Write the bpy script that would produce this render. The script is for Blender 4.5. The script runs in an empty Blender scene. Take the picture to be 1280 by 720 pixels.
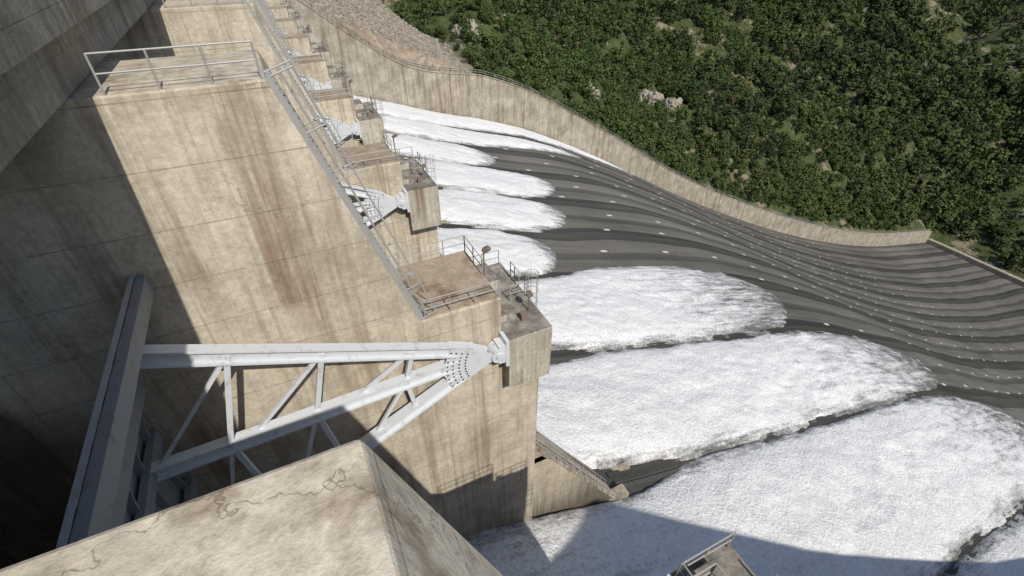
import bpy, math, random
import numpy as np
from mathutils import Vector, Matrix
random.seed(7); rng=np.random.RandomState(11)
scene=bpy.context.scene
scene.view_settings.view_transform='Standard'
try: scene.view_settings.look='None'
except Exception: pass
scene.view_settings.exposure=0

# ------------------------------------------------------------ helpers
def link(o,parent=None):
    scene.collection.objects.link(o)
    if parent: o.parent=parent
    return o
def empty(name,loc=(0,0,0)):
    e=bpy.data.objects.new(name,None); e.location=loc; e.empty_display_size=1
    return link(e)
class MB:
    def __init__(s): s.v=[]; s.f=[]
    def add(s,vs,fs):
        n=len(s.v); s.v+= [tuple(v) for v in vs]; s.f+=[tuple(i+n for i in f) for f in fs]
    def box(s,x0,x1,y0,y1,z0,z1):
        s.add([(x0,y0,z0),(x1,y0,z0),(x1,y1,z0),(x0,y1,z0),(x0,y0,z1),(x1,y0,z1),(x1,y1,z1),(x0,y1,z1)],
              [(0,3,2,1),(4,5,6,7),(0,1,5,4),(1,2,6,5),(2,3,7,6),(3,0,4,7)])
    def beam(s,p,q,w,h,up=(0,0,1)):
        p=Vector(p);q=Vector(q);d=(q-p).normalized();u=Vector(up)
        a=d.cross(u)
        if a.length<1e-4: a=d.cross(Vector((1,0,0)))
        a.normalize(); b=a.cross(d).normalized()
        vs=[]
        for c in (p,q):
            for sa,sb in ((-1,-1),(1,-1),(1,1),(-1,1)): vs.append(c+a*sa*w/2+b*sb*h/2)
        s.add(vs,[(0,1,2,3),(7,6,5,4),(0,4,5,1),(1,5,6,2),(2,6,7,3),(3,7,4,0)])
    def cyl(s,p,q,r,n=6,r2=None):
        p=Vector(p);q=Vector(q);d=(q-p).normalized();r2=r if r2 is None else r2
        a=d.cross(Vector((0,0,1)))
        if a.length<1e-3: a=Vector((1,0,0))
        a.normalize(); b=a.cross(d).normalized(); vs=[]
        for c,rr in ((p,r),(q,r2)):
            for i in range(n):
                t=2*math.pi*i/n; vs.append(c+a*math.cos(t)*rr+b*math.sin(t)*rr)
        fs=[(i,(i+1)%n,n+(i+1)%n,n+i) for i in range(n)]+[tuple(range(n))[::-1],tuple(range(n,2*n))]
        s.add(vs,fs)
    def prism(s,prof,y0,y1):
        n=len(prof)
        vs=[(x,y0,z) for x,z in prof]+[(x,y1,z) for x,z in prof]
        s.add(vs,[tuple(range(n)),tuple(range(2*n-1,n-1,-1))]+[(i,n+i,n+(i+1)%n,(i+1)%n) for i in range(n)])
    def mesh(s,name,mat,bevel=0):
        m=bpy.data.meshes.new(name); m.from_pydata(s.v,[],s.f); m.update()
        if mat: m.materials.append(mat)
        import bmesh
        bm=bmesh.new(); bm.from_mesh(m); bmesh.ops.recalc_face_normals(bm,faces=bm.faces); bm.to_mesh(m); bm.free()
        return m
    def obj(s,name,mat,parent=None,bevel=0):
        o=link(bpy.data.objects.new(name,s.mesh(name,mat)),parent)
        if bevel:
            b=o.modifiers.new('bev','BEVEL'); b.width=bevel; b.segments=2; b.limit_method='ANGLE'
        return o
def railing(mb,pts,h=1.05,step=1.6,r=0.03,up=Vector((0,0,1))):
    for p,q in zip(pts[:-1],pts[1:]):
        p=Vector(p);q=Vector(q);L=(q-p).length;n=max(1,round(L/step))
        for i in range(n+1):
            c=p.lerp(q,i/n); mb.cyl(c,c+up*h,r*1.15,6)
        for k in (0.52,1.0): mb.cyl(p+up*h*k,q+up*h*k,r,6)

def h2(xi,yi,seed):
    v=np.sin(xi*127.1+yi*311.7+seed*74.7)*43758.5453
    return v-np.floor(v)
def vn(x,y,seed=0):
    x=np.asarray(x,float);y=np.asarray(y,float)
    xi=np.floor(x);yi=np.floor(y);fx=x-xi;fy=y-yi
    fx=fx*fx*(3-2*fx);fy=fy*fy*(3-2*fy)
    a=h2(xi,yi,seed);b=h2(xi+1,yi,seed);c=h2(xi,yi+1,seed);d=h2(xi+1,yi+1,seed)
    return (a*(1-fx)+b*fx)*(1-fy)+(c*(1-fx)+d*fx)*fy
def fbm(x,y,seed=0,o=4):
    s=0;a=.5;f=1
    for i in range(o): s=s+a*vn(x*f+i*17.3,y*f-i*9.1,seed+i); a*=.5; f*=2.03
    return s-0.47
def smooth_prof(pts):
    px=np.array([p[0] for p in pts],float);pz=np.array([p[1] for p in pts],float)
    m=np.gradient(pz,px)
    def f(x):
        x=np.clip(np.asarray(x,float),px[0],px[-1]);i=np.clip(np.searchsorted(px,x)-1,0,len(px)-2)
        h=px[i+1]-px[i];t=(x-px[i])/h
        return (2*t**3-3*t**2+1)*pz[i]+(t**3-2*t**2+t)*h*m[i]+(-2*t**3+3*t**2)*pz[i+1]+(t**3-t**2)*h*m[i+1]
    return f
chz=smooth_prof([(-30,-34),(-12,-36),(0,-38),(10.5,-41.7),(21,-46.6),(35,-51.2),(51,-56.3),(88,-67.8),(127,-86.5),(185,-118.5),(260,-156),(340,-190),(420,-217),(520,-240)])
wtz=smooth_prof([(-22,-1),(0,-7),(15,-19),(28,-29),(46,-40.5),(60,-44),(73,-46),(82,-49),(127,-72.5),(184,-107),(260,-144.5),(340,-178),(420,-205),(520,-228)])
wtn_shade=lambda x: np.interp(x,[-22,20,22,27.5,40,60,90,127,184,260,340,420,520],[-5.2,-5.6,-7.5,-13,-25,-40,-55,-74,-107,-144.5,-178,-205,-228])  # near wall top, profile shaped so its shadow covers the nearest bay
YN=-19.0

def grid_mesh(name,xs,ys,Z,mat,attrs={},mask=None,smooth=True):
    nx,ny=len(xs),len(ys)
    XX,YY=np.meshgrid(xs,ys,indexing='ij')
    co=np.stack([XX,YY,Z],-1).reshape(-1,3)
    i,j=np.meshgrid(np.arange(nx-1),np.arange(ny-1),indexing='ij')
    q=np.stack([i*ny+j,(i+1)*ny+j,(i+1)*ny+j+1,i*ny+j+1],-1).reshape(-1,4)
    if mask is not None:
        mk=mask.reshape(-1); q=q[mk[q].any(1)]
    m=bpy.data.meshes.new(name); m.vertices.add(len(co)); m.vertices.foreach_set('co',co.ravel())
    m.loops.add(q.size); m.loops.foreach_set('vertex_index',q.ravel().astype(np.int32))
    m.polygons.add(len(q)); m.polygons.foreach_set('loop_start',np.arange(0,q.size,4,dtype=np.int32))
    m.polygons.foreach_set('loop_total',np.full(len(q),4,dtype=np.int32))
    m.update(calc_edges=True); m.validate()
    m.polygons.foreach_set('use_smooth',np.full(len(m.polygons),smooth))
    for k,a in attrs.items():
        at=m.attributes.new(k,'FLOAT','POINT'); at.data.foreach_set('value',a.reshape(-1).astype(np.float32))
    m.materials.append(mat)
    return m

# ------------------------------------------------------------ node helpers
class NT:
    def __init__(s,name,rough=.8):
        s.m=bpy.data.materials.new(name); s.m.use_nodes=True; s.t=s.m.node_tree
        s.b=s.t.nodes['Principled BSDF']; s.b.inputs['Roughness'].default_value=rough
        s.b.inputs['Specular IOR Level'].default_value=.25
        g=s.n('ShaderNodeNewGeometry'); s.pos=g.outputs['Position']; s.geo=g
    def n(s,t,**k):
        x=s.t.nodes.new(t)
        for a,b in k.items(): setattr(x,a,b)
        return x
    def l(s,a,b): s.t.links.new(a,b)
    def map(s,scale,vec=None):
        m=s.n('ShaderNodeMapping'); m.inputs['Scale'].default_value=scale; s.l(vec or s.pos,m.inputs['Vector']); return m.outputs[0]
    def noise(s,scale,detail=4,vec=None,rough=.55,dist=0):
        x=s.n('ShaderNodeTexNoise'); x.inputs['Scale'].default_value=scale; x.inputs['Detail'].default_value=min(detail,4)
        x.inputs['Roughness'].default_value=rough; x.inputs['Distortion'].default_value=dist
        s.l(vec or s.pos,x.inputs['Vector']); return x.outputs['Fac']
    def ramp(s,fac,stops):
        r=s.n('ShaderNodeValToRGB'); e=r.color_ramp.elements
        while len(e)<len(stops): e.new(.5)
        for i,(p,c) in enumerate(stops):
            e[i].position=p; e[i].color=(c if hasattr(c,'__len__') else (c,c,c))[:3]+(1,) if not hasattr(c,'__len__') or len(c)==3 else c
        s.l(fac,r.inputs[0]); return r.outputs[0]
    def math(s,op,a,b=None,clamp=False):
        m=s.n('ShaderNodeMath',operation=op); m.use_clamp=clamp
        for i,v in enumerate((a,b)):
            if v is None: continue
            if isinstance(v,(int,float)): m.inputs[i].default_value=v
            else: s.l(v,m.inputs[i])
        return m.outputs[0]
    def mix(s,fac,a,b,mode='MIX'):
        m=s.n('ShaderNodeMix',data_type='RGBA',blend_type=mode)
        for i,v in ((0,fac),(6,a),(7,b)):
            if isinstance(v,(int,float)): m.inputs[i].default_value=v
            elif isinstance(v,tuple): m.inputs[i].default_value=v+(1,)
            else: s.l(v,m.inputs[i])
        return m.outputs[2]
    def xyz(s):
        x=s.n('ShaderNodeSeparateXYZ'); s.l(s.pos,x.inputs[0]); return x.outputs
    def bump(s,h,strength=.4,dist=.1):
        b=s.n('ShaderNodeBump'); b.inputs['Strength'].default_value=strength; b.inputs['Distance'].default_value=dist
        s.l(h,b.inputs['Height']); s.l(b.outputs[0],s.b.inputs['Normal'])
    def col(s,c):
        if isinstance(c,tuple): s.b.inputs['Base Color'].default_value=c+(1,)
        else: s.l(c,s.b.inputs['Base Color'])
    def attr(s,name):
        a=s.n('ShaderNodeAttribute'); a.attribute_name=name; return a.outputs['Fac']

def concrete(name,light,dark,stain=(.16,.095,.055),stainamt=.75,lift=2.1,liftamt=.5,darktop=0,wet=None,crack=.5,streaks=1):
    t=NT(name,.9)
    big=t.noise(.22,4,rough=.65); fine=t.noise(4.5,4,rough=.75)
    c=t.mix(t.ramp(big,[(.34,0.),(.64,1.)]),dark,light)
    c=t.mix(.5,c,t.ramp(fine,[(.3,.3),(.7,.72)]),'OVERLAY')
    med=t.ramp(t.noise(1.1,4,rough=.7),[(.35,.36),(.65,.64)])
    c=t.mix(.45,c,med,'OVERLAY')
    st=t.noise(1,4,vec=t.map((.75,.75,.04)),rough=.7)
    st=t.ramp(st,[(.50,0.),(.66,1.)])
    patch=t.ramp(t.noise(.13,2),[(.40,0.),(.55,1.)])
    c=t.mix(t.math('MULTIPLY',t.math('MULTIPLY',st,patch),stainamt),c,stain)
    st2=t.noise(1,4,vec=t.map((2.6,2.6,.07)),rough=.7)
    c=t.mix(t.math('MULTIPLY',t.ramp(st2,[(.5,0.),(.68,1.)]),.5*streaks),c,(dark[0]*.45,dark[1]*.41,dark[2]*.37))
    c=t.mix(t.math('MULTIPLY',t.ramp(st2,[(.30,1.),(.40,0.)]),.35*streaks),c,(.60,.57,.50))
    xyz=t.xyz()
    fr=t.math('FRACT',t.math('DIVIDE',xyz[2],lift))
    ln=t.math('LESS_THAN',fr,.022)
    c=t.mix(t.math('MULTIPLY',t.math('MULTIPLY',ln,t.ramp(med,[(.35,.2),(.6,1.)])),liftamt),c,(.07,.055,.045))
    if crack:
        v=t.n('ShaderNodeTexVoronoi',feature='DISTANCE_TO_EDGE'); v.inputs['Scale'].default_value=.30
        ns=t.n('ShaderNodeTexNoise'); ns.inputs['Scale'].default_value=.7; ns.inputs['Detail'].default_value=5; ns.inputs['Roughness'].default_value=.6; t.l(t.pos,ns.inputs['Vector'])
        ad=t.n('ShaderNodeVectorMath',operation='ADD'); sc=t.n('ShaderNodeVectorMath',operation='SCALE'); sc.inputs['Scale'].default_value=2.6
        t.l(ns.outputs['Color'],sc.inputs[0]); t.l(t.pos,ad.inputs[0]); t.l(sc.outputs[0],ad.inputs[1]); t.l(ad.outputs[0],v.inputs['Vector'])
        ck=t.math('LESS_THAN',v.outputs['Distance'],.004)
        c=t.mix(t.math('MULTIPLY',t.math('MULTIPLY',ck,patch),crack),c,(.10,.075,.055))
    if wet:
        zz=t.math('ADD',xyz[2],t.math('MULTIPLY',t.math('SUBTRACT',st2,.5),12.))
        mr=t.n('ShaderNodeMapRange'); mr.inputs[1].default_value=wet[0]; mr.inputs[2].default_value=wet[1]; mr.inputs[3].default_value=.85; mr.inputs[4].default_value=0; t.l(zz,mr.inputs[0])
        c=t.mix(mr.outputs[0],c,(.075,.062,.048))
    if darktop:
        nz=t.n('ShaderNodeSeparateXYZ'); t.l(t.geo.outputs['Normal'],nz.inputs[0])
        up=t.math('GREATER_THAN',nz.outputs[2],.8)
        c=t.mix(t.math('MULTIPLY',t.math('MULTIPLY',up,t.ramp(med,[(.35,1.),(.62,.45)])),darktop),c,(.085,.076,.07))
    t.col(c); t.bump(fine,.45,.06)
    return t.m
M_con=concrete('pier_concrete',(.54,.475,.375),(.39,.335,.255),wet=(-43,-36))
M_blk=concrete('block_concrete',(.50,.455,.375),(.36,.325,.265),lift=3.9,liftamt=0,darktop=.9,crack=0)
M_plat=concrete('platform_concrete',(.38,.31,.225),(.27,.21,.155),liftamt=0,crack=0,streaks=.4)
M_wall=concrete('wall_concrete',(.40,.36,.295),(.25,.22,.17),lift=3.0,liftamt=.25,crack=0)

def steel(name,c,rough=.45,rust=.3):
    t=NT(name,rough); n=t.ramp(t.noise(2.2,4,rough=.7),[(.55,0.),(.75,1.)])
    cc=t.mix(t.math('MULTIPLY',n,rust),c,(.16,.10,.06)); t.b.inputs['Metallic'].default_value=.1
    t.col(cc); return t.m
M_steel=steel('painted_steel',(.62,.64,.66),.5,.45); M_rail=steel('rail_steel',(.34,.33,.31),.5,.4)
M_rust=steel('rust_steel',(.20,.16,.13),.7,.6); M_plate=steel('gate_plate',(.26,.27,.28),.6,.6)
M_dark=steel('dark_metal',(.03,.03,.03),.5,.1)

# ---- chute concrete
t=NT('chute_concrete',.62)
X,Y,Z=t.xyz()
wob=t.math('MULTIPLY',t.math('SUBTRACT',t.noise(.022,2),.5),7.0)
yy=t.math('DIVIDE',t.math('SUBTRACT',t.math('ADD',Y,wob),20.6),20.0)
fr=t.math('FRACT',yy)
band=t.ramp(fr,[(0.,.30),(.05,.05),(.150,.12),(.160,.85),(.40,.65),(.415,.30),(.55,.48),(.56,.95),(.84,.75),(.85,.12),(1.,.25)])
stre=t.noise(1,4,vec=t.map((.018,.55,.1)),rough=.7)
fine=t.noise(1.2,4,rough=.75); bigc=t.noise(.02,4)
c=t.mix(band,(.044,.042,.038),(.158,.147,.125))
c=t.mix(.45,c,t.ramp(stre,[(.3,.28),(.7,.72)]),'OVERLAY')
c=t.mix(.5,c,t.ramp(bigc,[(.35,.3),(.65,.68)]),'OVERLAY')
c=t.mix(.35,c,t.ramp(fine,[(.3,.3),(.7,.7)]),'OVERLAY')
j1=t.math('LESS_THAN',t.math('FRACT',t.math('DIVIDE',X,12.)),.014)
j2=t.math('LESS_THAN',t.math('FRACT',t.math('DIVIDE',t.math('SUBTRACT',Y,20.6),5.)),.03)
c=t.mix(t.math('MULTIPLY',t.math('MAXIMUM',t.math('MULTIPLY',j1,.4),j2),.4),c,(.028,.026,.024))
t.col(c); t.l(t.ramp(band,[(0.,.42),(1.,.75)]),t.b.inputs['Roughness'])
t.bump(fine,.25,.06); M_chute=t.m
t=NT('mark_paint',.7); t.col(t.mix(t.ramp(t.noise(3,4),[(.4,0.),(.7,1.)]),(.66,.64,.58),(.36,.34,.30))); M_mark=t.m

# ---- foam
t=NT('white_water_foam',.6)
f=t.attr('foam')
n1=t.noise(2.6,4,rough=.8); n2=t.noise(7,3,rough=.75); st=t.noise(1,4,vec=t.map((.09,.85,.3)),rough=.72)
n0=t.noise(.35,4,rough=.6)
v=t.n('ShaderNodeTexVoronoi'); v.inputs['Scale'].default_value=3.2; t.l(t.pos,v.inputs['Vector'])
ff=t.math('ADD',t.math('MULTIPLY',t.math('SUBTRACT',st,.5),1.5),f)
ff=t.math('ADD',t.math('MULTIPLY',t.math('SUBTRACT',n1,.5),.8),ff)
ff=t.math('ADD',t.math('MULTIPLY',t.math('SUBTRACT',n0,.5),.4),ff)
ff=t.ramp(ff,[(.08,0.),(.34,.5),(.62,1.)])
white=t.mix(t.ramp(n0,[(.3,0.),(.6,1.)]),(.75,.745,.735),(.84,.83,.815))
white=t.mix(t.math('MULTIPLY',t.ramp(st,[(.36,1.),(.52,0.)]),.3),white,(.62,.62,.62))
white=t.mix(t.math('MULTIPLY',t.ramp(n1,[(.38,1.),(.52,0.)]),.5),white,(.50,.50,.49))
t.col(t.mix(ff,(.14,.138,.13),white))
t.l(t.ramp(ff,[(0.,.28),(1.,.75)]),t.b.inputs['Roughness'])
hh=t.math('ADD',t.math('MULTIPLY',n1,1.3),t.math('ADD',t.math('MULTIPLY',n2,.5),t.math('MULTIPLY',v.outputs['Distance'],.5)))
t.bump(hh,.7,.24); M_foam=t.m

# ------------------------------------------------------------ chute
chute=empty('spillway_chute')
xs=np.concatenate([np.arange(-30,140,2.0),np.arange(140,521,5.0)]); ys=np.arange(YN,181.01,2.0)
XX,YY=np.meshgrid(xs,ys,indexing='ij')
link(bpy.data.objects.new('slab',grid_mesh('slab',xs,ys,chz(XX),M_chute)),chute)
rb=MB(); rx=np.concatenate([np.arange(21.5,140,4),np.arange(142,516,8)])
for k in range(-1,8):
    yc=20.6+20*k
    for x0,x1 in zip(rx[:-1],rx[1:]):
        z0,z1=float(chz(x0)),float(chz(x1))
        for (dy0,dy1,h) in ((-1.1,-.5,.22),(.5,1.1,.22)):
            rb.add([(x0,yc+dy0,z0-.3),(x1,yc+dy0,z1-.3),(x1,yc+dy1,z1-.3),(x0,yc+dy1,z0-.3),
                    (x0,yc+dy0,z0+h),(x1,yc+dy0,z1+h),(x1,yc+dy1,z1+h),(x0,yc+dy1,z0+h)],
                   [(4,5,6,7),(0,1,5,4),(2,3,7,6)])
rb.obj('ribs',M_chute,chute)
mk=MB()
for k in range(0,9):
    for v_,off in ((3.2,0),(12.2,9)):
        y=20.6+20*(k-1)+v_
        if y>178: continue
        x=30+off+random.uniform(-1,1)
        while x<330:
            z0,z1=float(chz(x-.75)),float(chz(x+.75)); w=.32
            if random.random()<.9:
                mk.add([(x-.85,y-w,z0+.05),(x+.85,y-w,z1+.05),(x+.85,y+w,z1+.05),(x-.85,y+w,z0+.05),
                    (x-.85,y-w,z0-.1),(x+.85,y-w,z1-.1),(x+.85,y+w,z1-.1),(x-.85,y+w,z0-.1)],
                   [(0,1,2,3),(4,5,1,0),(6,7,3,2),(5,6,2,1),(7,4,0,3)])
            x+=18+random.uniform(-.8,.8)
mk.obj('drain_marks',M_mark,chute)
lip=MB(); lip.box(520,524,YN,181,-262,-236); lip.obj('bucket_lip',M_wall,chute)

# ------------------------------------------------------------ jets
lens={-1:110,0:135,1:128,2:96,3:44,4:58.5,5:67,6:57,7:108,8:156}
for k in range(-1,9):
    L=lens[k]; R={8:110,7:66,2:34,1:40,0:36}.get(k,18.)
    fade={0:75,1:85,2:60,8:30,7:30}.get(k,11.)
    st=.3 if k in(0,1,2) else (.4 if k<6 else .55)
    if k<0: st=.6
    yc0=10.6+20*k
    xs=np.arange(-9,L+3,st); ys=np.arange(yc0-11.4,yc0+(17 if k==2 else 11.4),st)
    if k==8: ys=ys[ys<180.4]
    XX,YY=np.meshgrid(xs,ys,indexing='ij')
    w0=np.where(XX<10.5,8.2,np.where(XX<21,8.0,8.0+np.clip((XX-21)*.14,0,1.9)))
    e=np.clip((L-XX)/R,0,1)
    taper=np.sqrt(np.clip(1-(1-e)**2,0,1)) if k!=8 else np.clip(e,0,1)**.55
    if k==7: taper=np.clip(e,0,1)**.6
    w=w0*np.maximum(taper,1e-3)
    yc=yc0+(w0-w)*(0.97 if k==8 else (.2 if k<7 else .85))
    if k==2:
        s_=np.clip((XX-30)/26,0,1); s_=s_*s_*(3-2*s_)
        yc=yc+s_*3.0; w=w+s_*2.8*taper
    r=np.abs(YY-yc)/w
    lob=fbm(XX*.13,YY*.28,31+k,4)
    r=r*(1+.27*lob*np.clip((XX-18)/15,0,1)*np.clip(1.5-e,0,1)*1.3+.10*fbm(XX*.7,YY*.9,5+k,4))
    H=np.interp(XX,[-9,10,30,60,140],[3.0,2.3,1.6,1.0,.5])
    H=H*np.clip(e*3+.25,0,1)
    prof=np.sqrt(np.clip(1-r**2.6,0,1))
    n=fbm(XX*.10,YY*.20,3+k,3)*1.1+fbm(XX*.7,YY*.9,8+k,4)*.30+fbm(XX*2.6,YY*2.6,12+k,2)*.20
    if k==0: n=n*np.clip((XX-10)/30,.3,.9)
    h=H*prof+ n*prof*np.clip(e*2+.3,0,1)
    h=np.where(r>1,-(r-1)*6-.02,np.maximum(h,.04))
    Z=chz(XX)+h
    fo=np.clip((1-r)*4.2,0,1)*.70+.18
    fo=fo*np.clip((L-XX)/fade+.10,0,1)
    fo=np.where(XX<21,np.maximum(fo,.65),fo)
    if k==0: fo=fo*np.clip(.62+.02*(XX-8),.62,1)
    m=grid_mesh('white_water',xs,ys,Z,M_foam,{'foam':fo},mask=(r<1.03))
    link(bpy.data.objects.new('white_water',m))

# ------------------------------------------------------------ piers
PF=18.0; PB=23.2
def pier_parts():
    parts=[]
    b=MB(); b.prism([(-22,-56),(10.5,-56),(10.5,-18.1),(7.97,-18.1),(7.97,-15.6),(3.6,-15.6),(-.1,-3.95),(-22,-3.95)],PF,PB)
    parts.append(('body',b.mesh('body',M_con),.06))
    b=MB(); b.box(3.75,7.9,PF+.12,PB-.12,-15.7,-15.55); parts.append(('platform_slab',b.mesh('platform_slab',M_plat),.02))
    b=MB(); b.box(8.0,10.7,PF-.9,PB+1.0,-21.7,-17.88)
    b.box(8.25,9.5,PB-1.6,PB+.6,-17.9,-17.3); b.box(8.1,8.6,PF+.6,PF+1.4,-17.9,-17.45)
    parts.append(('trunnion_block',b.mesh('trunnion_block',M_blk),.05))
    b=MB(); b.prism([(10.45,-58),(22.2,-58),(22.2,-47.3),(20.6,-46.6),(10.45,-31.2)],PF+.7,PB-.9)
    parts.append(('tail_wall',b.mesh('tail_wall',M_con),.05))
    b=MB()
    sx=(20.4-10.6)/26; sz=(46.3-31.2)/26
    for i in range(26):
        x=10.6+sx*i; z=-31.2-sz*i
        b.box(x,x+.45,PF+.9,PF+2.2,z-.55,z-.02)
    b.box(10.55,12.3,PF+.7,PB-.9,-33.6,-32.9)
    b.box(19.6,21.9,PF+.4,PF+1.6,-46.4,-45.7); b.box(20.6,24.6,PB-1.7,PB-.9,-48.3,-47.2)
    parts.append(('stair_steps',b.mesh('stair_steps',M_wall),.02))
    r=MB()
    railing(r,[(3.9,PF+.15,-15.6),(7.9,PF+.15,-15.6)],1.1,1.35)
    railing(r,[(3.9,PB-.15,-15.6),(7.9,PB-.15,-15.6),(7.9,PF+2.3,-15.6)],1.1,1.35)
    railing(r,[(8.1,PB+.8,-17.88),(10.5,PB+.8,-17.88)],1.1,1.2)
    railing(r,[(8.15,PB-.1,-17.88),(8.15,PB+.8,-17.88)],1.1,1.2)
    dn=Vector((.953,0,.303))
    for y in (PF+.15,PF+1.05):
        railing(r,[(-.1,y,-3.95),(3.6,y,-15.6)],.95,1.9,.03,dn)
    railing(r,[(-.2,PF+.1,-3.95),(-4.4,PF+.1,-3.95)],1.1,1.4)
    parts.append(('handrails',r.mesh('handrails',M_rail),0))
    r=MB()
    railing(r,[(10.7,PF+.85,-31.2),(20.3,PF+.85,-46.2)],1.1,1.5)
    railing(r,[(10.7,PF+2.3,-31.2),(20.3,PF+2.3,-46.2)],1.1,1.5)
    parts.append(('stair_handrails',r.mesh('stair_handrails',M_rail),0))
    s=MB()
    for y in (PF+.12,PF+1.1): s.beam((-.05,y,-3.9),(3.72,y,-15.6),.07,.24,(1,0,0))
    for i in range(44):
        f_=i/43.; x=-.05+3.77*f_; z=-3.95-11.6*f_; s.box(x-.02,x+.17,PF+.15,PF+1.07,z-.02,z+.02)
    parts.append(('stair_ladder',s.mesh('stair_ladder',M_rail),0))
    c=MB(); yl=PF+2.6
    for dy in (-.25,.25): c.cyl((10.82,yl+dy,-21.5),(10.82,yl+dy,-16.6),.028,6)
    for i in range(16): c.cyl((10.82,yl-.25,-21.3+.3*i),(10.82,yl+.25,-21.3+.3*i),.018,5)
    for z in (-19.5,-18.7,-17.9,-17.1,-16.6):
        pts=[(10.82+.38*(1-math.cos(a))*1.0,yl+.38*math.sin(a),z) for a in [math.pi*2*i/12 for i in range(13)]]
        for p,q in zip(pts[:-1],pts[1:]): c.cyl(p,q,.022,5)
    for a in (math.pi*.6,math.pi,math.pi*1.4):
        c.cyl((10.82+.38*(1-math.cos(a)),yl+.38*math.sin(a),-19.5),(10.82+.38*(1-math.cos(a)),yl+.38*math.sin(a),-16.6),.018,5)
    railing(c,[(9.5,PF+2.1,-17.88),(10.6,PF+2.1,-17.88)],1.15,.6)
    railing(c,[(10.6,PF+3.2,-17.88),(10.6,PF+4.4,-17.88)],1.15,.6)
    parts.append(('caged_ladder',c.mesh('caged_ladder',M_rail),0))
    g=MB(); g.cyl((8.35,PF+3.2,-17.9),(8.35,PF+3.2,-14.6),.05,8)
    g.beam((8.35,PF+3.2,-14.6),(8.58,PF+3.0,-14.4),.34,.26); g.cyl((8.58,PF+3.0,-14.43),(8.64,PF+2.95,-14.38),.14,8)
    g.cyl((10.1,PF+.9,-17.9),(10.1,PF+.9,-16.7),.04,8); g.beam((9.98,PF+.9,-16.72),(10.28,PF+.9,-16.62),.30,.26)
    g.box(9.3,9.7,PF+.2,PF+.5,-17.9,-17.4)
    g.cyl((8.6,PF+1.6,-17.84),(10.3,PF+1.6,-17.84),.04,6)
    parts.append(('floodlights',g.mesh('floodlights',M_rust),0))
    return parts
PP=pier_parts()
for k in range(-1,8):
    e=empty('spillway_pier',(0,20*k,0))
    for nme,me,bv in PP:
        if k<0 and nme in('tail_wall','stair_steps','stair_handrails'): continue
        o=link(bpy.data.objects.new(nme,me),e)
        if bv and k<3:
            b=o.modifiers.new('b','BEVEL'); b.width=bv; b.segments=2; b.limit_method='ANGLE'
# ------------------------------------------------------------ radial gates
def gate_parts():
    T=Vector((7.45,0,-18.8)); R=16.2; out=[]
    a=MB(); hub=MB()
    def P(ang,r,y): return Vector((T.x-r*math.cos(ang),y,T.z+r*math.sin(ang)))
    yL,yR=3.2+.55,PF-.5
    for y,sg in ((yR,-1),(yL,1)):
        angs=[math.radians(q) for q in (27,5,-19)]
        for an in angs:
            p=P(an,1.6,y); q=P(an,R-.4,y+sg*1.6)
            a.beam(p,q,.10,.58); up=(q-p).cross(Vector((0,1,0))).normalized()
            a.beam(p+up*.30,q+up*.30,.50,.08); a.beam(p-up*.30,q-up*.30,.50,.08)
        for r0,i,j in ((5.2,0,1),(5.2,1,2),(9.5,0,1),(9.5,1,2),(13,0,1),(13,1,2)):
            f_=(r0-1.6)/(R-2); yy_=y+sg*1.6*f_; f2=(r0+2.-1.6)/(R-2)
            a.beam(P(angs[i],r0,yy_),P(angs[j],r0,yy_),.22,.22,(0,1,0))
            a.beam(P(angs[i],r0,yy_),P(angs[j],min(r0+2.6,R-.6),y+sg*1.6*min(1,f2)),.16,.16,(0,1,0))
        pts=[P(math.radians(q),rr,0) for q,rr in ((34,2.0),(31,3.1),(3,3.3),(-25,3.1),(-28,2.0),(-35,.55),(35,.55))]
        for yo in (-.32,.26):
            n=len(pts); hub.add([(p.x,y+yo,p.z) for p in pts]+[(p.x,y+yo+.06,p.z) for p in pts],
              [tuple(range(n)),tuple(range(2*n-1,n-1,-1))]+[(i,n+i,n+(i+1)%n,(i+1)%n) for i in range(n)])
        hub.cyl((T.x,y-.42,T.z),(T.x,y+.42,T.z),.48,18); hub.cyl((T.x,y-.5,T.z),(T.x,y+.5,T.z),.22,12)
        hub.box(T.x-.05,8.0,y-.40,y+.40,T.z-.62,T.z+.62); hub.box(7.8,8.0,y-.45,y+.45,T.z-.95,T.z+.95)
    out.append(('arms',a.mesh('arms',M_steel))); out.append(('trunnion_hub',hub.mesh('trunnion_hub',M_steel)))
    bo=MB()
    for y in (yR-.335,yL-.335):
        for rr in (2.0,2.35,2.7,3.0):
            for q in range(-22,32,6):
                p=P(math.radians(q),rr,y); bo.cyl((p.x,y-.03,p.z),(p.x,y+.02,p.z),.045,6)
    out.append(('bolts',bo.mesh('bolts',M_dark)))
    s=MB(); n=24; y0,y1=3.3,PF-.1
    for i in range(n):
        a0=math.radians(-42+76*i/n);a1=math.radians(-42+76*(i+1)/n)
        p=[P(a0,R,y0),P(a0,R,y1),P(a1,R,y1),P(a1,R,y0),P(a0,R+.15,y0),P(a0,R+.15,y1),P(a1,R+.15,y1),P(a1,R+.15,y0)]
        s.add(p,[(0,1,2,3),(7,6,5,4),(0,4,5,1),(2,6,7,3)])
    for q in (33,27,16,5,-8,-19,-31,-40):
        s.beam(P(math.radians(q),R-.35,y0),P(math.radians(q),R-.35,y1),.3,.7)
    for i in range(9):
        y=y0+.4+(y1-y0-.8)*i/8
        for j in range(12):
            s.beam(P(math.radians(-41+74*j/12),R-.15,y),P(math.radians(-41+74*(j+1)/12),R-.15,y),.12,.3)
    out.append(('skin_plate',s.mesh('skin_plate',M_plate)))
    return out
GP=gate_parts()
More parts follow.
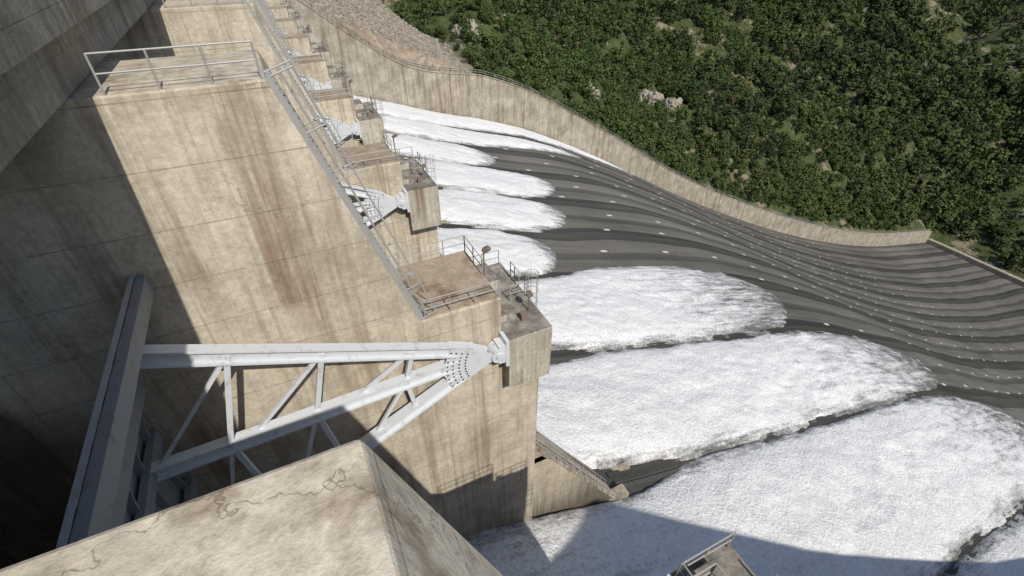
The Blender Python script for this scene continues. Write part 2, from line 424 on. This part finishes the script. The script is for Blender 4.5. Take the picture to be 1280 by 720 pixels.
for k in range(-1,9):
    e=empty('radial_gate',(0,20*k,0))
    for nme,me in GP: link(bpy.data.objects.new(nme,me),e)
# ------------------------------------------------------------ bridge
br=empty('bridge')
b=MB(); b.box(-14,-4.6,-24,190,-2.3,-1.7)
for x in (-13.2,-9.4,-5.6): b.box(x-.35,x+.35,-24,190,-3.9,-2.31)
b.box(-4.95,-4.6,-24,190,-1.69,-.9); b.box(-14,-13.65,-24,190,-1.69,-.9); b.obj('deck',M_wall,br)
r=MB(); railing(r,[(-4.78,-24,-.9),(-4.78,190,-.9)],.5,2.5); r.obj('rail',M_rail,br)

# ------------------------------------------------------------ training walls
def training(name,y0,y1,wt,face):
    e=empty(name); xs=np.unique(np.concatenate([np.arange(-22,140,4.0),[20,22,27.5],np.arange(140,521,10.0)])); m=MB(); cp=MB(); ra=MB(); jt=MB()
    for x0,x1 in zip(xs[:-1],xs[1:]):
        a,b_=float(wt(x0)),float(wt(x1)); c0,c1=float(chz(x0))-6,float(chz(x1))-6
        m.add([(x0,y0,c0),(x1,y0,c1),(x1,y1,c1),(x0,y1,c0),(x0,y0,a),(x1,y0,b_),(x1,y1,b_),(x0,y1,a)],[(4,5,6,7),(0,1,5,4),(2,3,7,6)])
        ya,yb=(y0-.25,y0+.5) if face<0 else (y1-.5,y1+.25)
        cp.add([(x0,ya,a),(x1,ya,b_),(x1,yb,b_),(x0,yb,a),(x0,ya,a+.35),(x1,ya,b_+.35),(x1,yb,b_+.35),(x0,yb,a+.35)],
               [(4,5,6,7),(0,1,5,4),(2,3,7,6),(0,3,2,1)])
        yr=y1-.3 if face<0 else y0+.3
        railing(ra,[(x0,yr,a),(x1,yr,b_)],1.6,2.5,.07)
    yj=(y0-.05,y0+.02) if face<0 else (y1-.02,y1+.05)
    for x in np.arange(20,516,12.):
        jt.box(x-.1,x+.1,yj[0],yj[1],float(chz(x))-1,float(wt(x))-.02)
    m.obj('wall',M_wall,e); cp.obj('coping',M_wall,e); ra.obj('fence',M_rail,e); jt.obj('joints',M_rust,e)
training('shading_training_wall',181.0,183.5,wtz,-1)
training('shading_training_wall',YN-3,YN,wtn_shade,1)  # unseen near wall, set close and high to throw shade on the water

# ------------------------------------------------------------ terrain
def edgeX(Y): return 76-.2*(Y-184)+fbm(Y*.05,Y*0+3,77,3)*14
def terr(X,Y):
    Yd=np.maximum(Y-184,0)
    W=wtz(X); W=np.where(X>520,-240,W)
    g=-47+.15*Yd-.45*(X-73); g=np.minimum(g,-1+0*X)
    r=np.interp(X,[60,400],[.15,.62])
    ridge=np.interp(Yd,[0,40,75,110,160,3000],[0,9,12,-4,-8,0])*np.clip((X-60)/60,0,1)
    f=W-2+r*Yd*np.exp(-Yd/3000.)+ridge
    n=(fbm(X*.018,Y*.018,50,5)*48+fbm(X*.07,Y*.07,60,3)*13)*np.clip(Yd/60,0,1)
    fz=f+n
    far=-243+.36*np.maximum(X-580,0)+fbm(X*.006,Y*.006,90,4)*60*np.clip((X-540)/200,0,1)+fbm(X*.05,Y*.05,91,3)*8
    fz=np.where(X>520,np.maximum(np.where(Y>184,fz,-262),far),np.maximum(fz,far))
    E=edgeX(Y); tmix=np.clip((X-E)/14+.5,0,1)
    g=g+fbm(X*.15,Y*.15,20,4)*1.2
    out=g*(1-tmix)+fz*tmix
    return out,1-tmix
xs=np.concatenate([np.arange(-300,0,20.),np.arange(0,420,4.),np.arange(420,700,10.),np.arange(700,2200,30.)])
ys=np.concatenate([np.arange(-1200,-30,30.),[-22.4,-22.2],np.arange(-10,180,30.),[183.2,183.35],np.arange(187,460,4.),np.arange(460,900,12.),np.arange(900,2400,40.)])
XX,YY=np.meshgrid(xs,ys,indexing='ij')
Z,G=terr(XX,YY)
ins=(YY<183.3)&(YY>-22.3)
low=np.where(XX<530,np.minimum(chz(XX)-25,-60),Z)
south=np.where(XX<530,wtn_shade(XX)-1.5+fbm(XX*.03,YY*.03,44,4)*10*np.clip((-22-YY)/50,0,1),Z)
Z=np.where(ins,low,np.where(YY<0,south,Z)); G=np.where(YY<0,(XX<60)*1.0,G)
t=NT('terrain_ground',.95)
g=t.attr('gravel')
v=t.n('ShaderNodeTexVoronoi'); v.inputs['Scale'].default_value=.55; t.l(t.pos,v.inputs['Vector'])
n1=t.noise(.6,4,rough=.8)
gc=t.mix(t.ramp(n1,[(.3,0.),(.7,1.)]),(.19,.15,.115),(.38,.32,.255))
gc=t.mix(t.ramp(t.noise(.06,4),[(.4,0.),(.62,.6)]),gc,(.26,.19,.135))
gc=t.mix(.6,gc,t.ramp(v.outputs['Color'],[(.0,.2),(1.,.8)]),'OVERLAY')
fc=t.mix(t.ramp(t.noise(.09,4,rough=.75),[(.35,0.),(.7,1.)]),(.030,.042,.014),(.085,.100,.035))
fc=t.mix(t.ramp(t.noise(.04,4,rough=.8),[(.55,0.),(.62,1.)]),fc,(.21,.175,.125))
t.col(t.mix(g,fc,gc)); t.bump(t.math('ADD',n1,v.outputs['Distance']),.8,.6)
link(bpy.data.objects.new('terrain',grid_mesh('terrain',xs,ys,Z,t.m,{'gravel':G})))
t=NT('lake_water',.12); t.col((.03,.05,.04)); t.bump(t.noise(.3,4),.3,.2); MW=t.m
b=MB(); b.add([(-2500,-22,-14),(-12,-22,-14),(-12,178,-14),(-2500,178,-14)],[(0,1,2,3)]); b.obj('reservoir',MW)

# ------------------------------------------------------------ vegetation
t=NT('foliage',.85)
oi=t.n('ShaderNodeObjectInfo'); n=t.noise(.8,2)
c=t.ramp(oi.outputs['Random'],[(0.,(.016,.029,.010)),(.45,(.032,.052,.015)),(.8,(.056,.078,.022)),(1.,(.10,.10,.04))])
reg=t.ramp(t.noise(.012,3,rough=.6),[(.40,0.),(.60,1.)])
c=t.mix(t.math('MULTIPLY',reg,.55),c,(.072,.105,.027))
t.col(t.mix(.6,c,t.ramp(n,[(.3,.25),(.7,.75)]),'OVERLAY')); M_leaf=t.m
t=NT('bark',.9); t.col((.09,.07,.05)); M_bark=t.m
def tree_mesh(seed):
    R=random.Random(seed); m=MB(); m.cyl((0,0,-.15),(R.uniform(-.05,.05),0,.45),.035,6,.018)
    for i in range(3):
        a=R.uniform(0,6.28); m.cyl((0,0,.25),(.25*math.cos(a),.25*math.sin(a),.5),.016,5,.006)
    nb=len(m.f); lobes=[]
    for i in range(R.randint(6,9)):
        a=R.uniform(0,6.28); rr=R.uniform(.05,.38); lobes.append((rr*math.cos(a),rr*math.sin(a),R.uniform(.22,.80),R.uniform(.12,.24)))
    for lx,ly,lz,lr in lobes:
        for i in range(26):
            d=Vector((R.gauss(0,1),R.gauss(0,1),R.gauss(0,1)*.9)).normalized()*lr*R.uniform(.6,1.08)
            c=Vector((lx,ly,lz))+d; nn=(d.normalized()+Vector((R.gauss(0,.5),R.gauss(0,.5),R.gauss(0,.5)+.3))).normalized()
            u=nn.cross(Vector((R.random(),R.random(),R.random()+.1))).normalized(); w=nn.cross(u); s=R.uniform(.05,.095)
            m.add([c-u*s,c-w*s*.7,c+u*s,c+w*s*.7],[(0,1,2,3)])
    me=bpy.data.meshes.new('tree'); me.from_pydata(m.v,[],m.f); me.materials.append(M_bark); me.materials.append(M_leaf)
    for i,p in enumerate(me.polygons): p.material_index=0 if i<nb else 1
    return me
def instancer(name,parent,pts,sizes,me):
    m=MB()
    for (x,y,z),s in zip(pts,sizes):
        a=random.uniform(0,6.28); h=s*.7071
        m.add([(x+h*math.cos(a+i*math.pi/2),y+h*math.sin(a+i*math.pi/2),z) for i in range(4)],[(0,1,2,3)])
    me2=bpy.data.meshes.new(name); me2.from_pydata(m.v,[],m.f)
    o=link(bpy.data.objects.new(name,me2),parent)
    o.instance_type='FACES'; o.use_instance_faces_scale=True; o.instance_faces_scale=1
    o.show_instancer_for_render=False; o.show_instancer_for_viewport=False
    link(bpy.data.objects.new(name+'_plant',me),o)
N=36000
px=rng.uniform(20,800,N); py=rng.uniform(186,720,N)
z,G=terr(px,py); dist=np.hypot(px,py)
outc=[(241,288,15),(249,262,8),(151,221,8),(91,238,7),(120,262,7),(300,330,9),(190,262,7)]
clear=fbm(px*.03,py*.03,140,4)
keep=(G<.5)&(rng.rand(N)<np.clip((300/dist)**1.9,0,1))
keep&=(clear<.12)|(rng.rand(N)<.35)
for ox,oy,orr in outc: keep&=np.hypot(px-ox,py-oy+orr*.4)>orr*1.1
px,py,z,dist=px[keep],py[keep],z[keep],dist[keep]
sz=(2.4+6.8*rng.rand(len(px))**1.6)*np.clip(dist/300,1,2.6)*np.where(rng.rand(len(px))<.12,1.4,1)
forest=empty('forest')
for i in range(4):
    s=slice(i,None,4)
    instancer('canopy_%d'%i,forest,list(zip(px[s],py[s],z[s]-.2)),sz[s],tree_mesh(30+i))
N=5000; qx=rng.uniform(545,1500,N); qy=rng.uniform(-300,1200,N); qz,_=terr(qx,qy)
instancer('canopy_far',forest,list(zip(qx,qy,qz-1)),rng.uniform(10,26,N),tree_mesh(77))
# rocks
t=NT('rock',.95); n1=t.noise(.5,4,rough=.8)
t.col(t.ramp(n1,[(.3,(.12,.10,.08)),(.5,(.32,.29,.23)),(.7,(.50,.46,.39))])); t.bump(n1,1.,1.2); M_rock=t.m
def rock_mesh(name,seed,sub=4,amp=.5,f=1.6):
    import bmesh
    from mathutils import noise as mn
    bm=bmesh.new(); bmesh.ops.create_icosphere(bm,subdivisions=sub,radius=.5)
    for v in bm.verts:
        p=v.co*f*2+Vector((seed*3.1,seed*1.7,0)); d=1+amp*(mn.noise(p)+.5*mn.noise(p*2.3)+.4*abs(mn.noise(p*5)))
        v.co=v.co*d; v.co.z*=.8
    me=bpy.data.meshes.new(name); bm.to_mesh(me); bm.free(); me.materials.append(M_rock); return me
for i,(ox,oy,orr) in enumerate(outc):
    e=empty('rock_outcrop',(0,0,0))
    for j in range(14):
        a=random.uniform(0,6.28); rr=orr*random.uniform(0,.9); x=ox+rr*math.cos(a); y=oy+rr*math.sin(a)
        zz=float(terr(np.array([x]),np.array([y]))[0][0])
        o=link(bpy.data.objects.new('boulder_%d'%j,rock_mesh('boulder',i*14+j)),e)
        s=orr*random.uniform(.3,.85); o.scale=(s,s*random.uniform(.6,1.1),s*random.uniform(.8,1.7)); o.location=(x,y,zz+.5); o.rotation_euler=(random.uniform(-.4,.4),random.uniform(-.4,.4),a)
N=9000; gx=rng.uniform(20,90,N); gy=rng.uniform(185,340,N); gz,G=terr(gx,gy); k_=G>.4
rf=empty('riprap')
instancer('stones',rf,list(zip(gx[k_],gy[k_],gz[k_]+.05)),.3+rng.rand(k_.sum())**2*1.0,rock_mesh('stone',5,2))

# ------------------------------------------------------------ light, sky, camera
Ld=Vector((-.8,14.4,-15)).normalized()
sun=bpy.data.lights.new('sun','SUN'); sun.energy=4.3; sun.angle=math.radians(.6); sun.color=(1,.955,.88)
so=link(bpy.data.objects.new('sun',sun)); so.rotation_euler=Ld.to_track_quat('-Z','Y').to_euler(); so.location=(0,-50,80)
w=bpy.data.worlds.new('World'); scene.world=w; w.use_nodes=True
sk=w.node_tree.nodes.new('ShaderNodeTexSky'); sk.sky_type='NISHITA'; sk.sun_disc=False
sk.sun_elevation=math.radians(46); sk.sun_rotation=math.radians(177)
bg=w.node_tree.nodes['Background']; bg.inputs['Strength'].default_value=.115
w.node_tree.links.new(sk.outputs[0],bg.inputs['Color'])
cd=bpy.data.cameras.new('camera'); cd.sensor_width=36; cd.lens=16.875; cd.clip_start=.1; cd.clip_end=6000
co=link(bpy.data.objects.new('camera',cd)); co.rotation_euler=(math.radians(52.83),0,math.radians(-25.55))
scene.camera=co
